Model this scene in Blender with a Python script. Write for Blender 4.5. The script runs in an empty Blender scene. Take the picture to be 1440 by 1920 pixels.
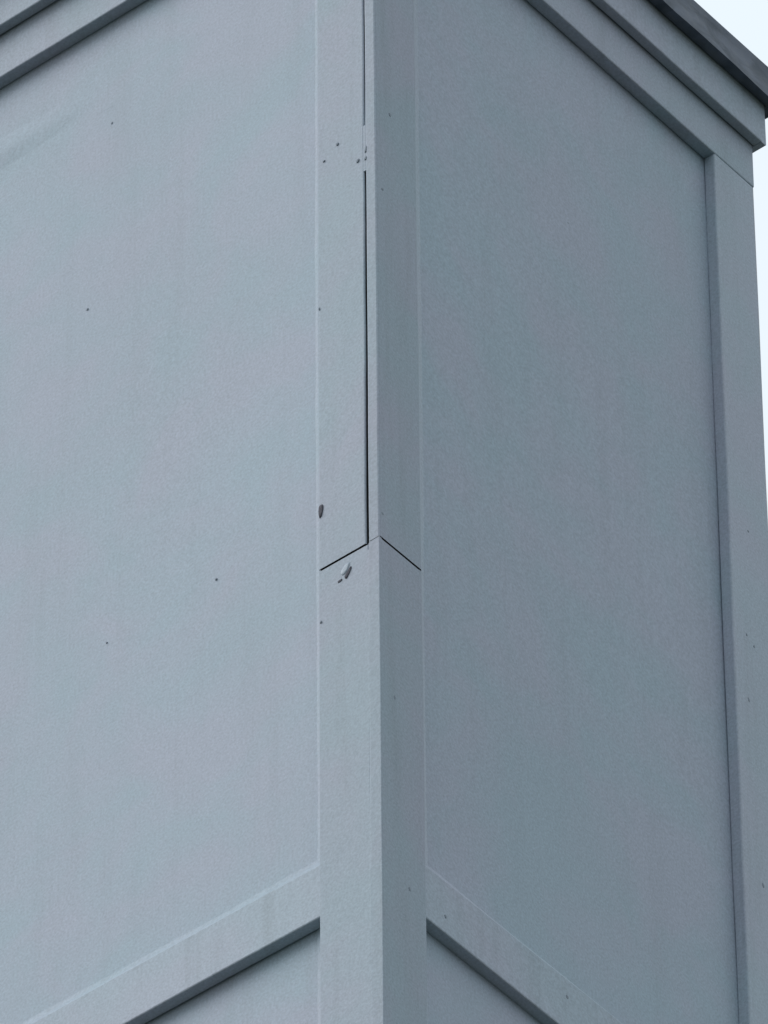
import bpy, math, random
from mathutils import Vector, Matrix, noise

scene = bpy.context.scene
R = math.radians

# ------------------------------------------------------------------ camera
DZ = 11.0692                       # height of the mitred crack above the lawn
YAW, PITCH, ROLL = 0.681570585, 0.760117962, -0.009410805
cam_d = bpy.data.cameras.new('camera')
cam = bpy.data.objects.new('camera', cam_d)
scene.collection.objects.link(cam)
fw = Vector((-math.sin(YAW) * math.cos(PITCH), math.cos(YAW) * math.cos(PITCH), math.sin(PITCH)))
rt = Vector((math.cos(YAW), math.sin(YAW), 0))
up = rt.cross(fw)
c_, s_ = math.cos(ROLL), math.sin(ROLL)
rt, up = c_ * rt + s_ * up, -s_ * rt + c_ * up
m = Matrix((rt, up, -fw)).transposed().to_4x4()
m.translation = Vector((6.30939, -7.76737, -9.46924 + DZ))
cam.matrix_world = m
cam_d.sensor_fit = 'VERTICAL'
cam_d.sensor_height = 36.0
cam_d.lens = 19440.893 / 1920 * 36.0
cam_d.clip_start = 0.1
cam_d.clip_end = 3000
scene.camera = cam

# ------------------------------------------------------------------ sky and sun
SUN_EL, SUN_AZ = R(42), R(234)     # azimuth clockwise from +y: over the viewer's left shoulder
world = bpy.data.worlds.new('World')
scene.world = world
world.use_nodes = True
nt = world.node_tree
nt.nodes.clear()
N = nt.nodes.new
wout = N('ShaderNodeOutputWorld')
bg = N('ShaderNodeBackground')
bg.inputs['Strength'].default_value = 0.102
sky = N('ShaderNodeTexSky')
sky.sky_type = 'NISHITA'
sky.sun_disc = False
sky.sun_elevation = SUN_EL
sky.sun_rotation = SUN_AZ
sky.air_density = 1.2
sky.dust_density = 3.0
sky.ozone_density = 1.5
tc = N('ShaderNodeTexCoord')
cl = N('ShaderNodeTexNoise')
cl.inputs['Scale'].default_value = 3.0
cl.inputs['Detail'].default_value = 5.0
ramp = N('ShaderNodeValToRGB')
ramp.color_ramp.elements[0].position = 0.3
ramp.color_ramp.elements[0].color = (8.8, 9.9, 10.6, 1)
ramp.color_ramp.elements[1].position = 0.7
ramp.color_ramp.elements[1].color = (10.2, 10.9, 11.3, 1)
mix = N('ShaderNodeMixRGB')
mix.inputs[0].default_value = 0.78
nt.links.new(tc.outputs['Generated'], cl.inputs['Vector'])
nt.links.new(cl.outputs['Fac'], ramp.inputs['Fac'])
nt.links.new(sky.outputs['Color'], mix.inputs[1])
sep = N('ShaderNodeSeparateXYZ')
nt.links.new(tc.outputs['Generated'], sep.inputs[0])
clampz = N('ShaderNodeMath'); clampz.operation = 'MAXIMUM'; clampz.inputs[1].default_value = 0.0
nt.links.new(sep.outputs['Z'], clampz.inputs[0])
cie = N('ShaderNodeMath'); cie.operation = 'MULTIPLY_ADD'          # standard overcast sky, (1 + 2 sin e) / 3
cie.inputs[1].default_value = 0.90; cie.inputs[2].default_value = 0.45
nt.links.new(clampz.outputs[0], cie.inputs[0])
scl = N('ShaderNodeVectorMath'); scl.operation = 'SCALE'
nt.links.new(ramp.outputs['Color'], scl.inputs[0]); nt.links.new(cie.outputs[0], scl.inputs['Scale'])
nt.links.new(scl.outputs[0], mix.inputs[2])
nt.links.new(mix.outputs['Color'], bg.inputs['Color'])
nt.links.new(bg.outputs['Background'], wout.inputs['Surface'])

sun_d = bpy.data.lights.new('sun', 'SUN')
sun_d.energy = 1.27
sun_d.angle = R(35)
sun_d.color = (0.92, 0.96, 1.0)
sun = bpy.data.objects.new('sun', sun_d)
scene.collection.objects.link(sun)
sd = Vector((math.sin(SUN_AZ) * math.cos(SUN_EL), math.cos(SUN_AZ) * math.cos(SUN_EL), math.sin(SUN_EL)))
sun.rotation_euler = sd.to_track_quat('Z', 'Y').to_euler()
sun.location = sd * 40

scene.cycles.pixel_filter_width = 1.9     # the photo is a soft digital zoom
vs = scene.view_settings
vs.view_transform = 'Standard'
vs.look = 'None'
vs.gamma = 1.0
vs.use_curve_mapping = False
vs.exposure = 0.0

# ------------------------------------------------------------------ materials
def new_mat(name):
    mt = bpy.data.materials.new(name)
    mt.use_nodes = True
    return mt, mt.node_tree, mt.node_tree.nodes['Principled BSDF']

def noise_node(nt, vec, scale, detail=3.0, rough=0.5, dist=0.0):
    n = nt.nodes.new('ShaderNodeTexNoise')
    n.inputs['Scale'].default_value = scale
    n.inputs['Detail'].default_value = detail
    n.inputs['Roughness'].default_value = rough
    n.inputs['Distortion'].default_value = dist
    nt.links.new(vec, n.inputs['Vector'])
    return n

def mix_rgb(nt, fac, a, b, mode='MIX'):
    n = nt.nodes.new('ShaderNodeMixRGB')
    n.blend_type = mode
    for i, v in enumerate((fac, a, b)):
        if isinstance(v, (int, float)):
            n.inputs[i].default_value = v
        elif isinstance(v, tuple):
            n.inputs[i].default_value = (*v, 1)
        else:
            nt.links.new(v, n.inputs[i])
    return n.outputs[0]

def ramp_node(nt, src, p0, p1, a=0.0, b=1.0):
    n = nt.nodes.new('ShaderNodeMapRange')
    n.inputs[1].default_value = p0
    n.inputs[2].default_value = p1
    n.inputs[3].default_value = a
    n.inputs[4].default_value = b
    nt.links.new(src, n.inputs[0])
    return n.outputs[0]

def paint(name, base, cool, warm, grime=0.10, bump=0.25, rough=0.55):
    """Weathered exterior wall paint: slow tint drift, roller stipple, faint rain streaks and grime."""
    mt, nt, bs = new_mat(name)
    co = nt.nodes.new('ShaderNodeTexCoord').outputs['Object']
    big = noise_node(nt, co, 5.0, 4.0, 0.55, 0.4)
    mid = noise_node(nt, co, 45.0, 4.0, 0.6, 0.3)
    fine = noise_node(nt, co, 260.0, 2.0, 0.6)
    mp = nt.nodes.new('ShaderNodeMapping')
    mp.inputs['Scale'].default_value = (26, 26, 1.6)
    nt.links.new(co, mp.inputs['Vector'])
    streak = noise_node(nt, mp.outputs['Vector'], 1.0, 4.0, 0.6)
    col = mix_rgb(nt, ramp_node(nt, big.outputs['Fac'], 0.38, 0.62), cool, warm)
    col = mix_rgb(nt, 0.75, base, col)
    col = mix_rgb(nt, ramp_node(nt, mid.outputs['Fac'], 0.42, 0.75, 0.0, 0.10), col, (0.24, 0.29, 0.34))
    col = mix_rgb(nt, ramp_node(nt, streak.outputs['Fac'], 0.52, 0.80, 0.0, grime), col, (0.19, 0.22, 0.235))
    fade = noise_node(nt, co, 2.2, 3.0, 0.5, 0.6)
    col = mix_rgb(nt, ramp_node(nt, fade.outputs['Fac'], 0.35, 0.65, 0.0, 0.12), col, (0.30, 0.35, 0.40))
    g = nt.nodes.new('ShaderNodeMath'); g.operation = 'MULTIPLY_ADD'
    nt.links.new(fine.outputs['Fac'], g.inputs[0])
    g.inputs[1].default_value = 0.60; g.inputs[2].default_value = 0.70
    mul = nt.nodes.new('ShaderNodeVectorMath'); mul.operation = 'SCALE'
    nt.links.new(col, mul.inputs[0]); nt.links.new(g.outputs[0], mul.inputs['Scale'])
    nt.links.new(mul.outputs[0], bs.inputs['Base Color'])
    bs.inputs['Roughness'].default_value = rough
    bs.inputs['Specular IOR Level'].default_value = 0.35
    add = nt.nodes.new('ShaderNodeMath'); add.operation = 'MULTIPLY_ADD'
    nt.links.new(mid.outputs['Fac'], add.inputs[0]); add.inputs[1].default_value = 1.5
    nt.links.new(fine.outputs['Fac'], add.inputs[2])
    bp = nt.nodes.new('ShaderNodeBump')
    bp.inputs['Strength'].default_value = bump
    bp.inputs['Distance'].default_value = 0.0006
    nt.links.new(add.outputs[0], bp.inputs['Height'])
    nt.links.new(bp.outputs['Normal'], bs.inputs['Normal'])
    return mt

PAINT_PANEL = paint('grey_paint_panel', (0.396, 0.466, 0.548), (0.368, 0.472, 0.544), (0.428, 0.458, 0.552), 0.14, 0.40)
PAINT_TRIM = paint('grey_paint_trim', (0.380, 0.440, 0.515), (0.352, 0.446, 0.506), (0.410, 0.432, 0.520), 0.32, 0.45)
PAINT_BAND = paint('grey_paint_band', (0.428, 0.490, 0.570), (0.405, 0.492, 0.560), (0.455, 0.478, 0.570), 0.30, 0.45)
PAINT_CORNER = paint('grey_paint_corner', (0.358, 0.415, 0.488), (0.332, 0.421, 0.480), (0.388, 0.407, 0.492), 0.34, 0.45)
PAINT_CAULK = paint('grey_paint_caulk', (0.392, 0.462, 0.540), (0.375, 0.468, 0.538), (0.410, 0.455, 0.542), 0.04, 0.3, 0.45)

def edge_light():
    mt, nt, bs = new_mat('lit_edge')
    co = nt.nodes.new('ShaderNodeTexCoord').outputs['Object']
    n = noise_node(nt, co, 30.0, 5.0, 0.65)
    col = mix_rgb(nt, ramp_node(nt, n.outputs['Fac'], 0.36, 0.55), (0.37, 0.425, 0.49), (0.46, 0.40, 0.33))  # warm sky light on the arris, put into the colour in tan patches
    nt.links.new(col, bs.inputs['Base Color'])
    bs.inputs['Roughness'].default_value = 0.8
    return mt
EDGE_LIGHT = edge_light()

def metal():
    mt, nt, bs = new_mat('dark_sheet_metal')
    co = nt.nodes.new('ShaderNodeTexCoord').outputs['Object']
    mp = nt.nodes.new('ShaderNodeMapping')
    mp.inputs['Scale'].default_value = (9, 9, 20)
    nt.links.new(co, mp.inputs['Vector'])
    n1 = noise_node(nt, mp.outputs['Vector'], 1.6, 5.0, 0.6, 0.85)
    n2 = noise_node(nt, co, 60.0, 4.0, 0.7)
    col = mix_rgb(nt, ramp_node(nt, n1.outputs['Fac'], 0.38, 0.58), (0.056, 0.076, 0.104), (0.118, 0.142, 0.188))
    col = mix_rgb(nt, ramp_node(nt, n2.outputs['Fac'], 0.45, 0.72, 0, 0.35), col, (0.16, 0.17, 0.18))
    nt.links.new(col, bs.inputs['Base Color'])
    bs.inputs['Roughness'].default_value = 0.5
    bs.inputs['Metallic'].default_value = 0.15
    bp = nt.nodes.new('ShaderNodeBump'); bp.inputs['Strength'].default_value = 0.3; bp.inputs['Distance'].default_value = 0.003
    nt.links.new(n1.outputs['Fac'], bp.inputs['Height']); nt.links.new(bp.outputs['Normal'], bs.inputs['Normal'])
    return mt
METAL = metal()

def flat(name, a, b, scale=200.0, rough=0.8):
    mt, nt, bs = new_mat(name)
    co = nt.nodes.new('ShaderNodeTexCoord').outputs['Object']
    n = noise_node(nt, co, scale, 4.0, 0.6)
    nt.links.new(mix_rgb(nt, ramp_node(nt, n.outputs['Fac'], 0.35, 0.65), a, b), bs.inputs['Base Color'])
    bs.inputs['Roughness'].default_value = rough
    return mt
SHEATHING = flat('dark_sheathing', (0.02, 0.02, 0.022), (0.035, 0.033, 0.033))
SCAR = flat('bare_scar', (0.060, 0.060, 0.080), (0.11, 0.105, 0.13), 300)
NAIL = flat('grey_filler', (0.205, 0.24, 0.28), (0.29, 0.335, 0.39), 500)
LAWN = flat('lawn_grass', (0.052, 0.058, 0.044), (0.085, 0.088, 0.072), 3.0, 0.95)

# ------------------------------------------------------------------ helpers
BASE = Vector((-0.75, 0.436, 0.0))
chimney = bpy.data.objects.new('chimney', None)
scene.collection.objects.link(chimney)
chimney.location = BASE
chimney.empty_display_size = 0.3
chimney['label'] = 'tall boxed-in chimney of pale blue-grey painted panels and trim boards under a dark metal cap'
chimney['category'] = 'chimney'

def link(name, verts, faces, mat, parent=chimney, label=None, smooth=False, mats=None, mids=None, sharp=18):
    me = bpy.data.meshes.new(name)
    me.from_pydata([tuple(Vector(v) + Vector((0, 0, DZ)) - BASE) for v in verts], [], faces)
    for mm in (mats or [mat]):
        me.materials.append(mm)
    if mids:
        for p, k in zip(me.polygons, mids):
            p.material_index = k
    me.update()
    if smooth:
        me.shade_smooth()
        me.set_sharp_from_angle(angle=R(sharp))
    o = bpy.data.objects.new(name, me)
    scene.collection.objects.link(o)
    o.parent = parent
    if label:
        o['label'] = label
    return o

def wob(p, seed, amp):
    v = noise.noise_vector(Vector((p[0] * 5 + seed * 3.7, p[1] * 5, p[2] * 5)))
    w = noise.noise_vector(Vector((p[0] * 23 + seed * 1.3, p[1] * 23, p[2] * 23 + 9)))
    return v * amp + w * (amp * 0.12)

def board(name, x, y, z, mat, r=0.0022, amp=0.0005, seed=0, label=None, step=0.03, lit_edge=None, raw=None, raw_ends=(), bend=None):
    """A board filling the box x, y, z; its long axis is swept in short steps with rounded, slightly wavy arrises."""
    lo = Vector((x[0], y[0], z[0])); hi = Vector((x[1], y[1], z[1]))
    d = hi - lo
    ax = max(range(3), key=lambda i: d[i])
    u, v = [(1, 2), (2, 0), (0, 1)][ax]
    prof = []
    for cu, cv, a0 in ((1, 1, 0), (0, 1, 90), (0, 0, 180), (1, 0, 270)):
        for a in (0, 45, 90):
            an = R(a0 + a)
            pu = (hi[u] - r if cu else lo[u] + r) + r * math.cos(an)
            pv = (hi[v] - r if cv else lo[v] + r) + r * math.sin(an)
            prof.append((pu, pv))
    n = max(2, min(90, int(d[ax] / step)))
    verts, faces, mids = [], [], []
    for i in range(n + 1):
        t = i / n
        for pu, pv in prof:
            p = [0, 0, 0]
            p[ax] = lo[ax] + d[ax] * t
            p[u], p[v] = pu, pv
            o = wob(p, seed, amp)
            if i in (0, n):
                o[ax] = 0
            if bend and p[u] > (lo[u] + hi[u]) / 2:
                o[u] += bend(p[ax])
            verts.append(Vector(p) + o)
    k = len(prof)
    for i in range(n):
        for j in range(k):
            a, b = i * k + j, i * k + (j + 1) % k
            faces.append((a, b, b + k, a + k))
            mids.append(1 if lit_edge and j in lit_edge else (2 if raw and j in raw else 0))
    faces.append(tuple(range(k - 1, -1, -1))); mids.append(2 if 0 in raw_ends else 0)
    faces.append(tuple(range(n * k, n * k + k))); mids.append(2 if 1 in raw_ends else 0)
    return link(name, verts, faces, mat, label=label, smooth=True,
                mats=[mat, EDGE_LIGHT, SHEATHING] if any(mids) else None, mids=mids if any(mids) else None)

def sheet(name, x, y, z, mat, seed, bow, axis):
    """A cement sheet panel, 9 mm thick, very slightly bowed between its trim boards."""
    n = 24
    verts, faces = [], []
    rng = (x, y)[axis]
    face = (y, x)[axis]
    for side in (0, 1):
        for i in range(n + 1):
            for j in range(n + 1):
                a = rng[0] + (rng[1] - rng[0]) * i / n
                h = z[0] + (z[1] - z[0]) * j / n
                o = bow * noise.noise(Vector((a * 1.6 + seed, h * 1.1, seed * 2.1))) if side == 0 else 0
                f = face[0] + o if side == 0 else face[1]
                verts.append((a, f, h) if axis == 0 else (f, a, h))
    q = (n + 1) ** 2
    id_ = lambda s, i, j: s * q + i * (n + 1) + j
    for i in range(n):
        for j in range(n):
            faces.append((id_(0, i, j), id_(0, i + 1, j), id_(0, i + 1, j + 1), id_(0, i, j + 1)))
            faces.append((id_(1, i, j), id_(1, i, j + 1), id_(1, i + 1, j + 1), id_(1, i + 1, j)))
    for i in range(n):
        for e in (0, n):
            faces.append((id_(0, i, e), id_(0, i + 1, e), id_(1, i + 1, e), id_(1, i, e)))
            faces.append((id_(0, e, i), id_(0, e, i + 1), id_(1, e, i + 1), id_(1, e, i)))
    o = link(name, verts, faces, mat)
    me = o.data
    me.shade_smooth(); me.set_sharp_from_angle(angle=R(30))
    return o

BEAD_V = ((-0.0040, 0.0186), (0.0, 0.0188), (0.0045, 0.0125), (0.0095, 0.0070), (0.0150, 0.0033), (0.021, 0.0012), (0.029, -0.0004))
BEAD_H = ((-0.0040, 0.0168), (0.0, 0.0171), (0.0065, 0.0120), (0.0130, 0.0068), (0.019, 0.0034), (0.025, 0.0014), (0.033, -0.0004))
def bead(p0, p1, along, out, seed, scale=1.0, name='caulk_bead'):
    """Concave caulk fillet: runs p0-p1 in a corner, spreads `along` the panel, rises `out` up the board edge."""
    p0, p1, along, out = map(Vector, (p0, p1, along, out))
    L = (p1 - p0).length
    n = max(4, int(L / 0.025))
    BEAD = BEAD_H if abs(along.z) > 0.5 else BEAD_V
    verts, faces = [], []
    for i in range(n + 1):
        c = p0.lerp(p1, i / n)
        g = scale * (1 + 0.16 * noise.noise(Vector((i * 0.21, seed * 5.3, 0))) * (0.4 if abs(along.z) < 0.5 else 0.8) + 0.04 * noise.noise(Vector((i * 1.1, seed, 4))))
        for a, b in BEAD:
            verts.append(c + along * (a * g) + out * b)
        verts.append(c - along * 0.004 - out * 0.001)
    k = len(BEAD) + 1
    for i in range(n):
        for j in range(k):
            a, b = i * k + j, i * k + (j + 1) % k
            faces.append((a, b, b + k, a + k))
    faces.append(tuple(range(k - 1, -1, -1))); faces.append(tuple(range(n * k, n * k + k)))
    o = link(name, verts, faces, PAINT_CAULK if abs(along.y) > 0.5 else (PAINT_PANEL if abs(along.x) > 0.5 else PAINT_TRIM))
    o.data.shade_smooth(); o.data.set_sharp_from_angle(angle=R(60))
    return o

# ------------------------------------------------------------------ setting
gm = bpy.data.meshes.new('ground')
gm.from_pydata([(-1500, -1500, 0), (1500, -1500, 0), (1500, 1500, 0), (-1500, 1500, 0)], [], [(0, 1, 2, 3)])
gm.materials.append(LAWN)
go = bpy.data.objects.new('ground', gm)
scene.collection.objects.link(go)
go['kind'] = 'structure'

# ------------------------------------------------------------------ chimney body
T = 0.0203                         # trim stands this far proud of the panels
W = 0.8723                         # width of the shaded side
LW = 1.50                          # width of the bright side
WA, WB = 0.1058, 0.089
Z1, Z2, Z3 = 1.3401, 1.4264, 1.5153
P2 = 0.0172
ZB = (-0.6112, -0.5195)
GROUND = -DZ + 0.002
BANDS = [ZB[0] - 2.02 * k for k in range(5)]       # undersides of the horizontal bands
BH = ZB[1] - ZB[0]

# dark sheathed core behind all boards and panels
board('sheathing', (-LW + 0.034, -0.034), (0.034, W - 0.034), (GROUND, Z3), SHEATHING, amp=0, step=0.5)

# panels between the bands, each side of the chimney
levels = [Z1 + 0.02] + BANDS
for k, top in enumerate(levels):
    bot = (levels[k + 1] + BH / 2 + 0.002) if k + 1 < len(levels) else GROUND
    tp = top if k == 0 else top + BH / 2 - 0.002
    sheet('panel', (-LW + 0.04, -0.038), (T, T + 0.009), (bot, tp), PAINT_PANEL, 3 + k, 0.0016, 0)
    sheet('panel', (-T, -T - 0.009), (0.038, W - 0.04), (bot, tp), PAINT_PANEL, 13 + k, 0.0016, 1)
    sheet('panel', (-LW + 0.04, -0.038), (W - T, W - T - 0.009), (bot, tp), PAINT_PANEL, 23 + k, 0.0016, 0)
    sheet('panel', (-LW + T, -LW + T + 0.009), (0.038, W - 0.04), (bot, tp), PAINT_PANEL, 33 + k, 0.0016, 1)

G = 0.0042                         # opened joint between the two near corner boards
TB = 0.0195                        # thickness of the shaded-side corner board seen in its edge
TOPZ = Z1 - 0.0008
# near corner: upper and lower lengths with the open cracks between
board('corner_board', (-WA, -TB - G), (0.0006, T - 0.0005), (0.0019, TOPZ), PAINT_TRIM, seed=1, amp=0.0007, step=0.015, raw=(11,), raw_ends=(0,),
      bend=lambda z: min(0.0017, max(0.0, z - 0.1) * 0.0022) + 0.0005 * noise.noise(Vector((z * 7, 1, 2))) + 0.0003 * noise.noise(Vector((z * 31, 5, 2))))
board('corner_board', (-WA, -TB - 0.0008), (0.0007, T - 0.0005), (-DZ + 0.004, -0.0019), PAINT_TRIM, seed=2, amp=0.0006, r=0.0011, raw_ends=(1,))
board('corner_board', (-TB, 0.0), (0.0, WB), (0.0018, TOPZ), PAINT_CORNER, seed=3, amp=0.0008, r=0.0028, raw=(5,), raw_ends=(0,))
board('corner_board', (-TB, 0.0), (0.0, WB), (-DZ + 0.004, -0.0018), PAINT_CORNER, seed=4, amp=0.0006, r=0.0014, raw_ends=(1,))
# far corner seen at the right, and the two hidden corners
board('corner_board', (-T + 0.0005, 0.0), (W - WB, W + 0.005), (-DZ + 0.004, TOPZ - 0.0012), PAINT_BAND, seed=5, amp=0.0010, r=0.0024, lit_edge=(0, 1),
      label='far corner board with tan sky light painted on its outer edge')
board('corner_board', (-WA, -T - 0.002), (W - T + 0.0005, W), (-DZ + 0.004, TOPZ), PAINT_TRIM, seed=6)
board('corner_board', (-LW, -LW + T - 0.0005), (0.0, WB), (-DZ + 0.004, TOPZ), PAINT_TRIM, seed=7)
board('corner_board', (-LW + T + 0.002, -LW + WA), (0.0006, T - 0.0005), (-DZ + 0.004, TOPZ), PAINT_TRIM, seed=8)
board('corner_board', (-LW, -LW + T - 0.0005), (W - WB, W), (-DZ + 0.004, TOPZ), PAINT_TRIM, seed=9)
board('corner_board', (-LW + T + 0.002, -LW + WA), (W - T + 0.0005, W - 0.0006), (-DZ + 0.004, TOPZ), PAINT_TRIM, seed=10)

# horizontal bands, set a hair back from the corner boards
for k, z in enumerate(BANDS):
    zz = (z, z + BH)
    board('band_board', (-LW + WA + 0.0005, -WA - 0.0005), (0.0022, T - 0.0005), zz, PAINT_BAND, seed=20 + k, amp=0.0008)
    board('band_board', (-T + 0.0005, -0.0022), (WB + 0.0005, W - WB - 0.0005), zz, PAINT_BAND, seed=30 + k, amp=0.0009)
    board('band_board', (-LW + WA + 0.0005, -WA - 0.0005), (W - T + 0.0005, W - 0.0022), zz, PAINT_BAND, seed=40 + k)
    board('band_board', (-LW + 0.0022, -LW + T - 0.0005), (WB + 0.0005, W - WB - 0.0005), zz, PAINT_BAND, seed=50 + k)

# frieze boards round the top
zz = (Z1, Z3 - 0.001)
board('frieze_board', (-LW + T, -TB - 0.001), (0.0006, T - 0.0005), zz, PAINT_TRIM, seed=60, amp=0.0009)
board('frieze_board', (-T + 0.0005, 0.0004), (0.0, W + 0.0045), zz, PAINT_TRIM, seed=61, amp=0.0009, r=0.0024)
board('frieze_board', (-LW + T, -T - 0.001), (W - T + 0.0005, W), zz, PAINT_TRIM, seed=62)
board('frieze_board', (-LW, -LW + T - 0.001), (0.0, W), zz, PAINT_TRIM, seed=63)
# upper layer nailed over the frieze
zz = (Z2, Z3)
board('cornice_board', (-LW + 0.0005, 0.0013), (-P2, -0.0012), zz, PAINT_TRIM, seed=70, amp=0.0009)
board('cornice_board', (0.0016, P2), (-P2, W + 0.0052), zz, PAINT_TRIM, seed=71, amp=0.0009, r=0.0024)
board('cornice_board', (-LW + 0.0005, P2 - 0.0004), (W + 0.0058, W + P2), zz, PAINT_TRIM, seed=72)
board('cornice_board', (-LW - P2, -LW - 0.0012), (-P2, W + P2), zz, PAINT_TRIM, seed=73)

# ------------------------------------------------------------------ dark metal cap: dented drip skirt and low hipped lid
def cap():
    o, h0, h1 = P2 + 0.020, 1.508, 1.5655
    x0, x1, y0, y1 = -LW - o, o, -o, W + o
    ring = []
    def edge(a, b, n):
        for i in range(n):
            ring.append(Vector(a).lerp(Vector(b), i / n))
    edge((x1, y0), (x1, y1), 70); edge((x1, y1), (x0, y1), 60); edge((x0, y1), (x0, y0), 40); edge((x0, y0), (x1, y0), 60)
    ctr = Vector(((x0 + x1) / 2, (y0 + y1) / 2))
    rows = ((h0 + 0.0020, -0.0185), (h0 + 0.0005, -0.004), (h0, 0.0), (h0 + 0.010, 0.0004), (h0 + 0.028, -0.0006), (h1 - 0.012, 0.0), (h1 - 0.003, 0.0016), (h1, 0.0018), (h1 + 0.0025, -0.002))
    verts, faces = [], []
    for r_, (z, off) in enumerate(rows):
        for p in ring:
            nx = 1 if abs(p.x - x1) < 1e-4 else (-1 if abs(p.x - x0) < 1e-4 else 0)
            ny = 1 if abs(p.y - y1) < 1e-4 else (-1 if abs(p.y - y0) < 1e-4 else 0)
            w = noise.noise(Vector((p.x * 9, p.y * 9, z * 6))) * 0.0022 * (0.4 if r_ > 5 else 1)
            dz = noise.noise(Vector((p.x * 11 + 7, p.y * 11, 2))) * (0.0060 if r_ in (1, 2) else 0.0012) if r_ else 0
            if r_ in (1, 2, 3) and nx == 1:        # kink where two lengths lap
                t = (p.y - 0.632) / 0.016
                dz += 0.0035 / (1 + math.exp(max(-30, min(30, t)))) - 0.001
            verts.append((p.x + nx * (off + (w if r_ else 0)), p.y + ny * (off + (w if r_ else 0)), z + dz))
    n = len(ring)
    for r_ in range(len(rows) - 1):
        for i in range(n):
            a, b = r_ * n + i, r_ * n + (i + 1) % n
            faces.append((a, b, b + n, a + n))
    return verts, faces, n, (len(rows) - 1) * n, ctr, h1
v, f, n, last, ctr, h1 = cap()
link('cap_skirt', v, f, METAL, smooth=True, label='dented dark metal drip skirt')
v2 = [v[last + i] for i in range(n)]
v2 = [(a, b, c - 0.0005) for a, b, c in v2] + [(-0.95, ctr.y, h1 + 0.09), (-0.55, ctr.y, h1 + 0.09)]
f2 = []
for i in range(n):
    j = (i + 1) % n
    mid = (v2[i][0] + v2[j][0]) / 2
    if i < 70: f2.append((i, j, n + 1))
    elif i < 130: f2.append((i, j, n if mid < -0.75 else n + 1))
    elif i < 170: f2.append((i, j, n))
    else: f2.append((i, j, n if mid < -0.75 else n + 1))
f2.append((n, n + 1, 100)); f2.append((n + 1, n, 200))
link('cap_lid', v2, f2, METAL)

# ------------------------------------------------------------------ caulk
bead((-WA, T, ZB[1]), (-WA, T, Z1), (-1, 0, 0), (0, -1, 0), 1, 0.72)
bead((-WA, T, BANDS[1] + BH), (-WA, T, ZB[0]), (-1, 0, 0), (0, -1, 0), 2, 0.72)
bead((-T, WB, ZB[1]), (-T, WB, Z1), (0, 1, 0), (1, 0, 0), 3, 1.1)
bead((-T, WB, BANDS[1] + BH), (-T, WB, ZB[0]), (0, 1, 0), (1, 0, 0), 4, 1.1)
bead((-LW + WA, T, ZB[1]), (-WA, T, ZB[1]), (0, 0, 1), (0, -1, 0), 5, 0.9)
bead((-T, WB, ZB[1]), (-T, W - WB, ZB[1]), (0, 0, 1), (1, 0, 0), 6, 0.85)

def ridge(name, x, z, h, seed, mat):
    """Skimmed-over ridge on the bright panel, fading out at both ends."""
    n, prof = 40, ((0.0, -0.0006), (0.15, 0.25), (0.4, 0.9), (0.6, 0.85), (0.85, 0.45), (1.0, -0.0006))
    verts, faces = [], []
    for i in range(n + 1):
        t = i / n
        f = min(1, t * 5, (1 - t) * 2.5)
        wz = 0.006 * noise.noise(Vector((t * 4, seed, 1)))
        for a, b in prof:
            verts.append((x[0] + (x[1] - x[0]) * t, T - (h * f * b if b > 0 else b) + 0.0003 - (0.0 if b > 0 else 0.001), z[0] + (z[1] - z[0]) * a + wz))
    k = len(prof)
    for i in range(n):
        for j in range(k - 1):
            a = i * k + j
            faces.append((a, a + 1, a + 1 + k, a + k))
    return link(name, verts, faces, mat, smooth=True)
ridge('filler_ridge', (-1.05, -0.50), (1.165, 1.238), 0.0038, 3, PAINT_PANEL)

def filler(name, x, y, z, seed, amp=0.0006, mat=None, label=None):
    return board(name, x, y, z, mat or PAINT_TRIM, r=0.0008, amp=amp, seed=seed, step=0.012, label=label)
# the open vertical joint: half-filled above, a smeared bridge, then empty down to the cracks, caulked flush below
filler('joint_filler', (-TB - G - 0.0005, -TB + 0.0005), (0.0040, 0.0150), (0.797, TOPZ - 0.001), 81, 0.0012)
filler('joint_filler', (-TB - G - 0.0005, -TB + 0.0005), (0.0012, 0.0150), (0.706, 0.795), 82, 0.0009)
filler('joint_filler', (-TB - 0.0022, -TB + 0.0014), (0.0004, 0.0150), (-2.6, -0.012), 83, 0.0006)
filler('joint_filler', (-TB + 0.001, -0.0010), (0.0007, 0.0060), (-0.0030, 0.0030), 84, 0.0002)

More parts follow.
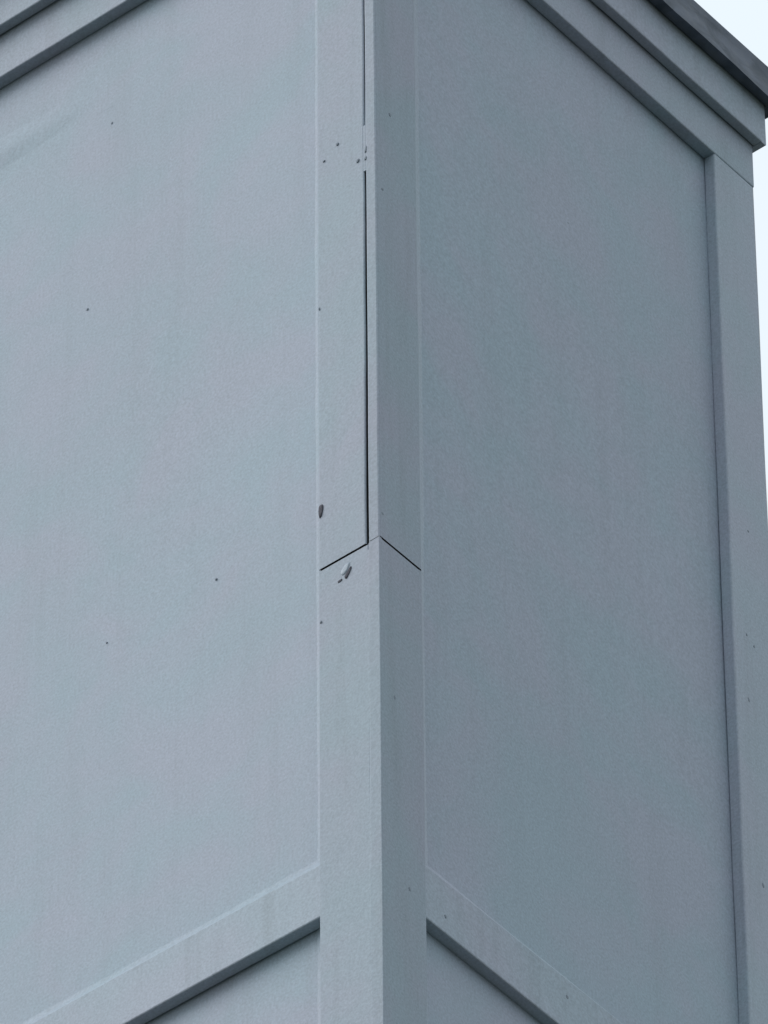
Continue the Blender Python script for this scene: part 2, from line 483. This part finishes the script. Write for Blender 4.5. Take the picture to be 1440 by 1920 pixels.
# ------------------------------------------------------------------ scars, flakes and nail marks
def blob(name, c, u, v, nrm, ru, rv, ang, mat, th=0.0012, seed=0, taper=0.0, lift=0.0, label=None, n=14):
    if name == 'nail_mark':
        ru, rv, th = ru * 0.66, rv * 0.66, th * 0.5
    """Small irregular domed patch on a face; u, v span the face, nrm points out of it."""
    c, u, v, nrm = map(Vector, (c, u, v, nrm))
    ca, sa = math.cos(R(ang)), math.sin(R(ang))
    verts = []
    for ring, hgt in ((1.0, -0.0008), (0.86, th * 0.8), (0.45, th)):
        for i in range(n):
            a = 2 * math.pi * i / n
            k = ring * (1 + 0.22 * noise.noise(Vector((math.cos(a) * 1.3 + seed * 7, math.sin(a) * 1.3, seed))))
            e = 0.62 if mat is SCAR else 1.0           # scars have blunt, torn ends
            ca_, sa_ = math.cos(a), math.sin(a)
            pu = ru * k * math.copysign(abs(ca_) ** e, ca_)
            pv = rv * k * math.copysign(abs(sa_) ** e, sa_)
            pu *= 1 + taper * (pv / rv)
            h = hgt + lift * max(0, -pv / rv) * (1 if hgt > 0 else 0)
            verts.append(c + u * (pu * ca - pv * sa) + v * (pu * sa + pv * ca) + nrm * h)
    verts.append(c + nrm * th)
    faces = []
    for r_ in range(2):
        for i in range(n):
            a, b = r_ * n + i, r_ * n + (i + 1) % n
            faces.append((a, b, b + n, a + n))
    for i in range(n):
        faces.append((2 * n + i, 2 * n + (i + 1) % n, 3 * n))
    return link(name, verts, faces, mat, smooth=True, label=label, sharp=60)

LF = dict(u=(1, 0, 0), v=(0, 0, 1), nrm=(0, -1, 0))
RF = dict(u=(0, 1, 0), v=(0, 0, 1), nrm=(1, 0, 0))
blob('paint_scar', (-0.1015, 0.0002, 0.1085), ru=0.0036, rv=0.0115, ang=-4, mat=SCAR, th=0.0008, seed=1, taper=0.25, label='dark upright scar at the edge of the near corner board', **LF)
blob('paint_scar', (-0.0545, 0.0005, -0.0325), ru=0.0030, rv=0.0100, ang=-34, mat=SCAR, th=0.0007, seed=2, taper=-0.5, label='dark slanted scar just below the open crack', **LF)
blob('paint_scar', (-0.0690, 0.0005, -0.0395), ru=0.0042, rv=0.0020, ang=10, mat=SCAR, th=0.0004, seed=3, **LF)
blob('paint_flake', (-0.0600, 0.0003, -0.0235), ru=0.0060, rv=0.0110, ang=-38, mat=PAINT_CAULK, th=0.0003, seed=4, taper=-0.2, label='lifted flake of paint beside the slanted scar', **LF)
for k, (x, z, a, b, ang) in enumerate([(-0.0695, 0.7895, .0030, .0042, -25), (-0.0935, 0.7715, .0032, .0022, 20), (-0.0330, 0.7330, .0030, .0055, -30),
                                       (-0.0190, 0.7287, .0032, .0050, -25), (-0.0185, 0.7460, .0022, .0100, -12), (-0.1030, 0.490, .0016, .0040, 0),
                                       (-0.1020, -0.095, .0024, .0036, -30), (-0.075, -0.83, .0030, .0026, 0)]):
    blob('nail_mark', (x, -0.0001, z), ru=a, rv=b, ang=ang, mat=NAIL, th=0.0006, seed=10 + k, **LF)
for k, (x, z, s) in enumerate([(-0.5016, 1.1302, .0032), (-0.5418, 0.7822, .0031), (-0.3018, 0.1177, .0030), (-0.4961, 0.1162, .0022)]):
    blob('nail_mark', (x, T - 0.0003, z), ru=s * 0.8, rv=s, ang=-30, mat=NAIL, th=0.0008, seed=30 + k, **LF)
for k, (y, z, a, b, ang) in enumerate([(0.031, 0.8264, .0035, .0050, 20), (0.013, 0.6654, .0040, .0030, 0), (0.0065, 0.0462, .0042, .0036, 0), (0.0285, -0.271, .0030, .0056, 15),
                                       (0.0551, -0.588, .0036, .0056, 25),
                                       (0.8294, 0.3902, .0030, .0044, -20), (0.8129, 0.4009, .0026, .0038, 30), (0.8115, 0.2764, .0030, .0066, 20),
                                       (0.8267, -0.0578, .0032, .0070, 15), (0.8271, 0.6107, .0030, .0034, 0)]):
    blob('nail_mark', (0.0001, y, z), ru=a, rv=b, ang=ang, mat=NAIL, th=0.0006, seed=50 + k, **RF)
for k, (y, z, a, b) in enumerate([(0.1316, -0.5823, .0030, .0050), (0.3849, -0.552, .0048, .0050), (0.4294, -0.5318, .0040, .0044)]):
    blob('nail_mark', (-0.0021, y, z), ru=a, rv=b, ang=20, mat=NAIL, th=0.0006, seed=70 + k, **RF)
blob('nail_mark', (-T - 0.0003, 0.4551, 0.9545), ru=0.0026, rv=0.003, ang=0, mat=NAIL, th=0.0008, seed=80, **RF)
blob('nail_mark', (-T - 0.0003, 0.6768, 1.1562), ru=0.0026, rv=0.003, ang=0, mat=NAIL, th=0.0008, seed=81, **RF)
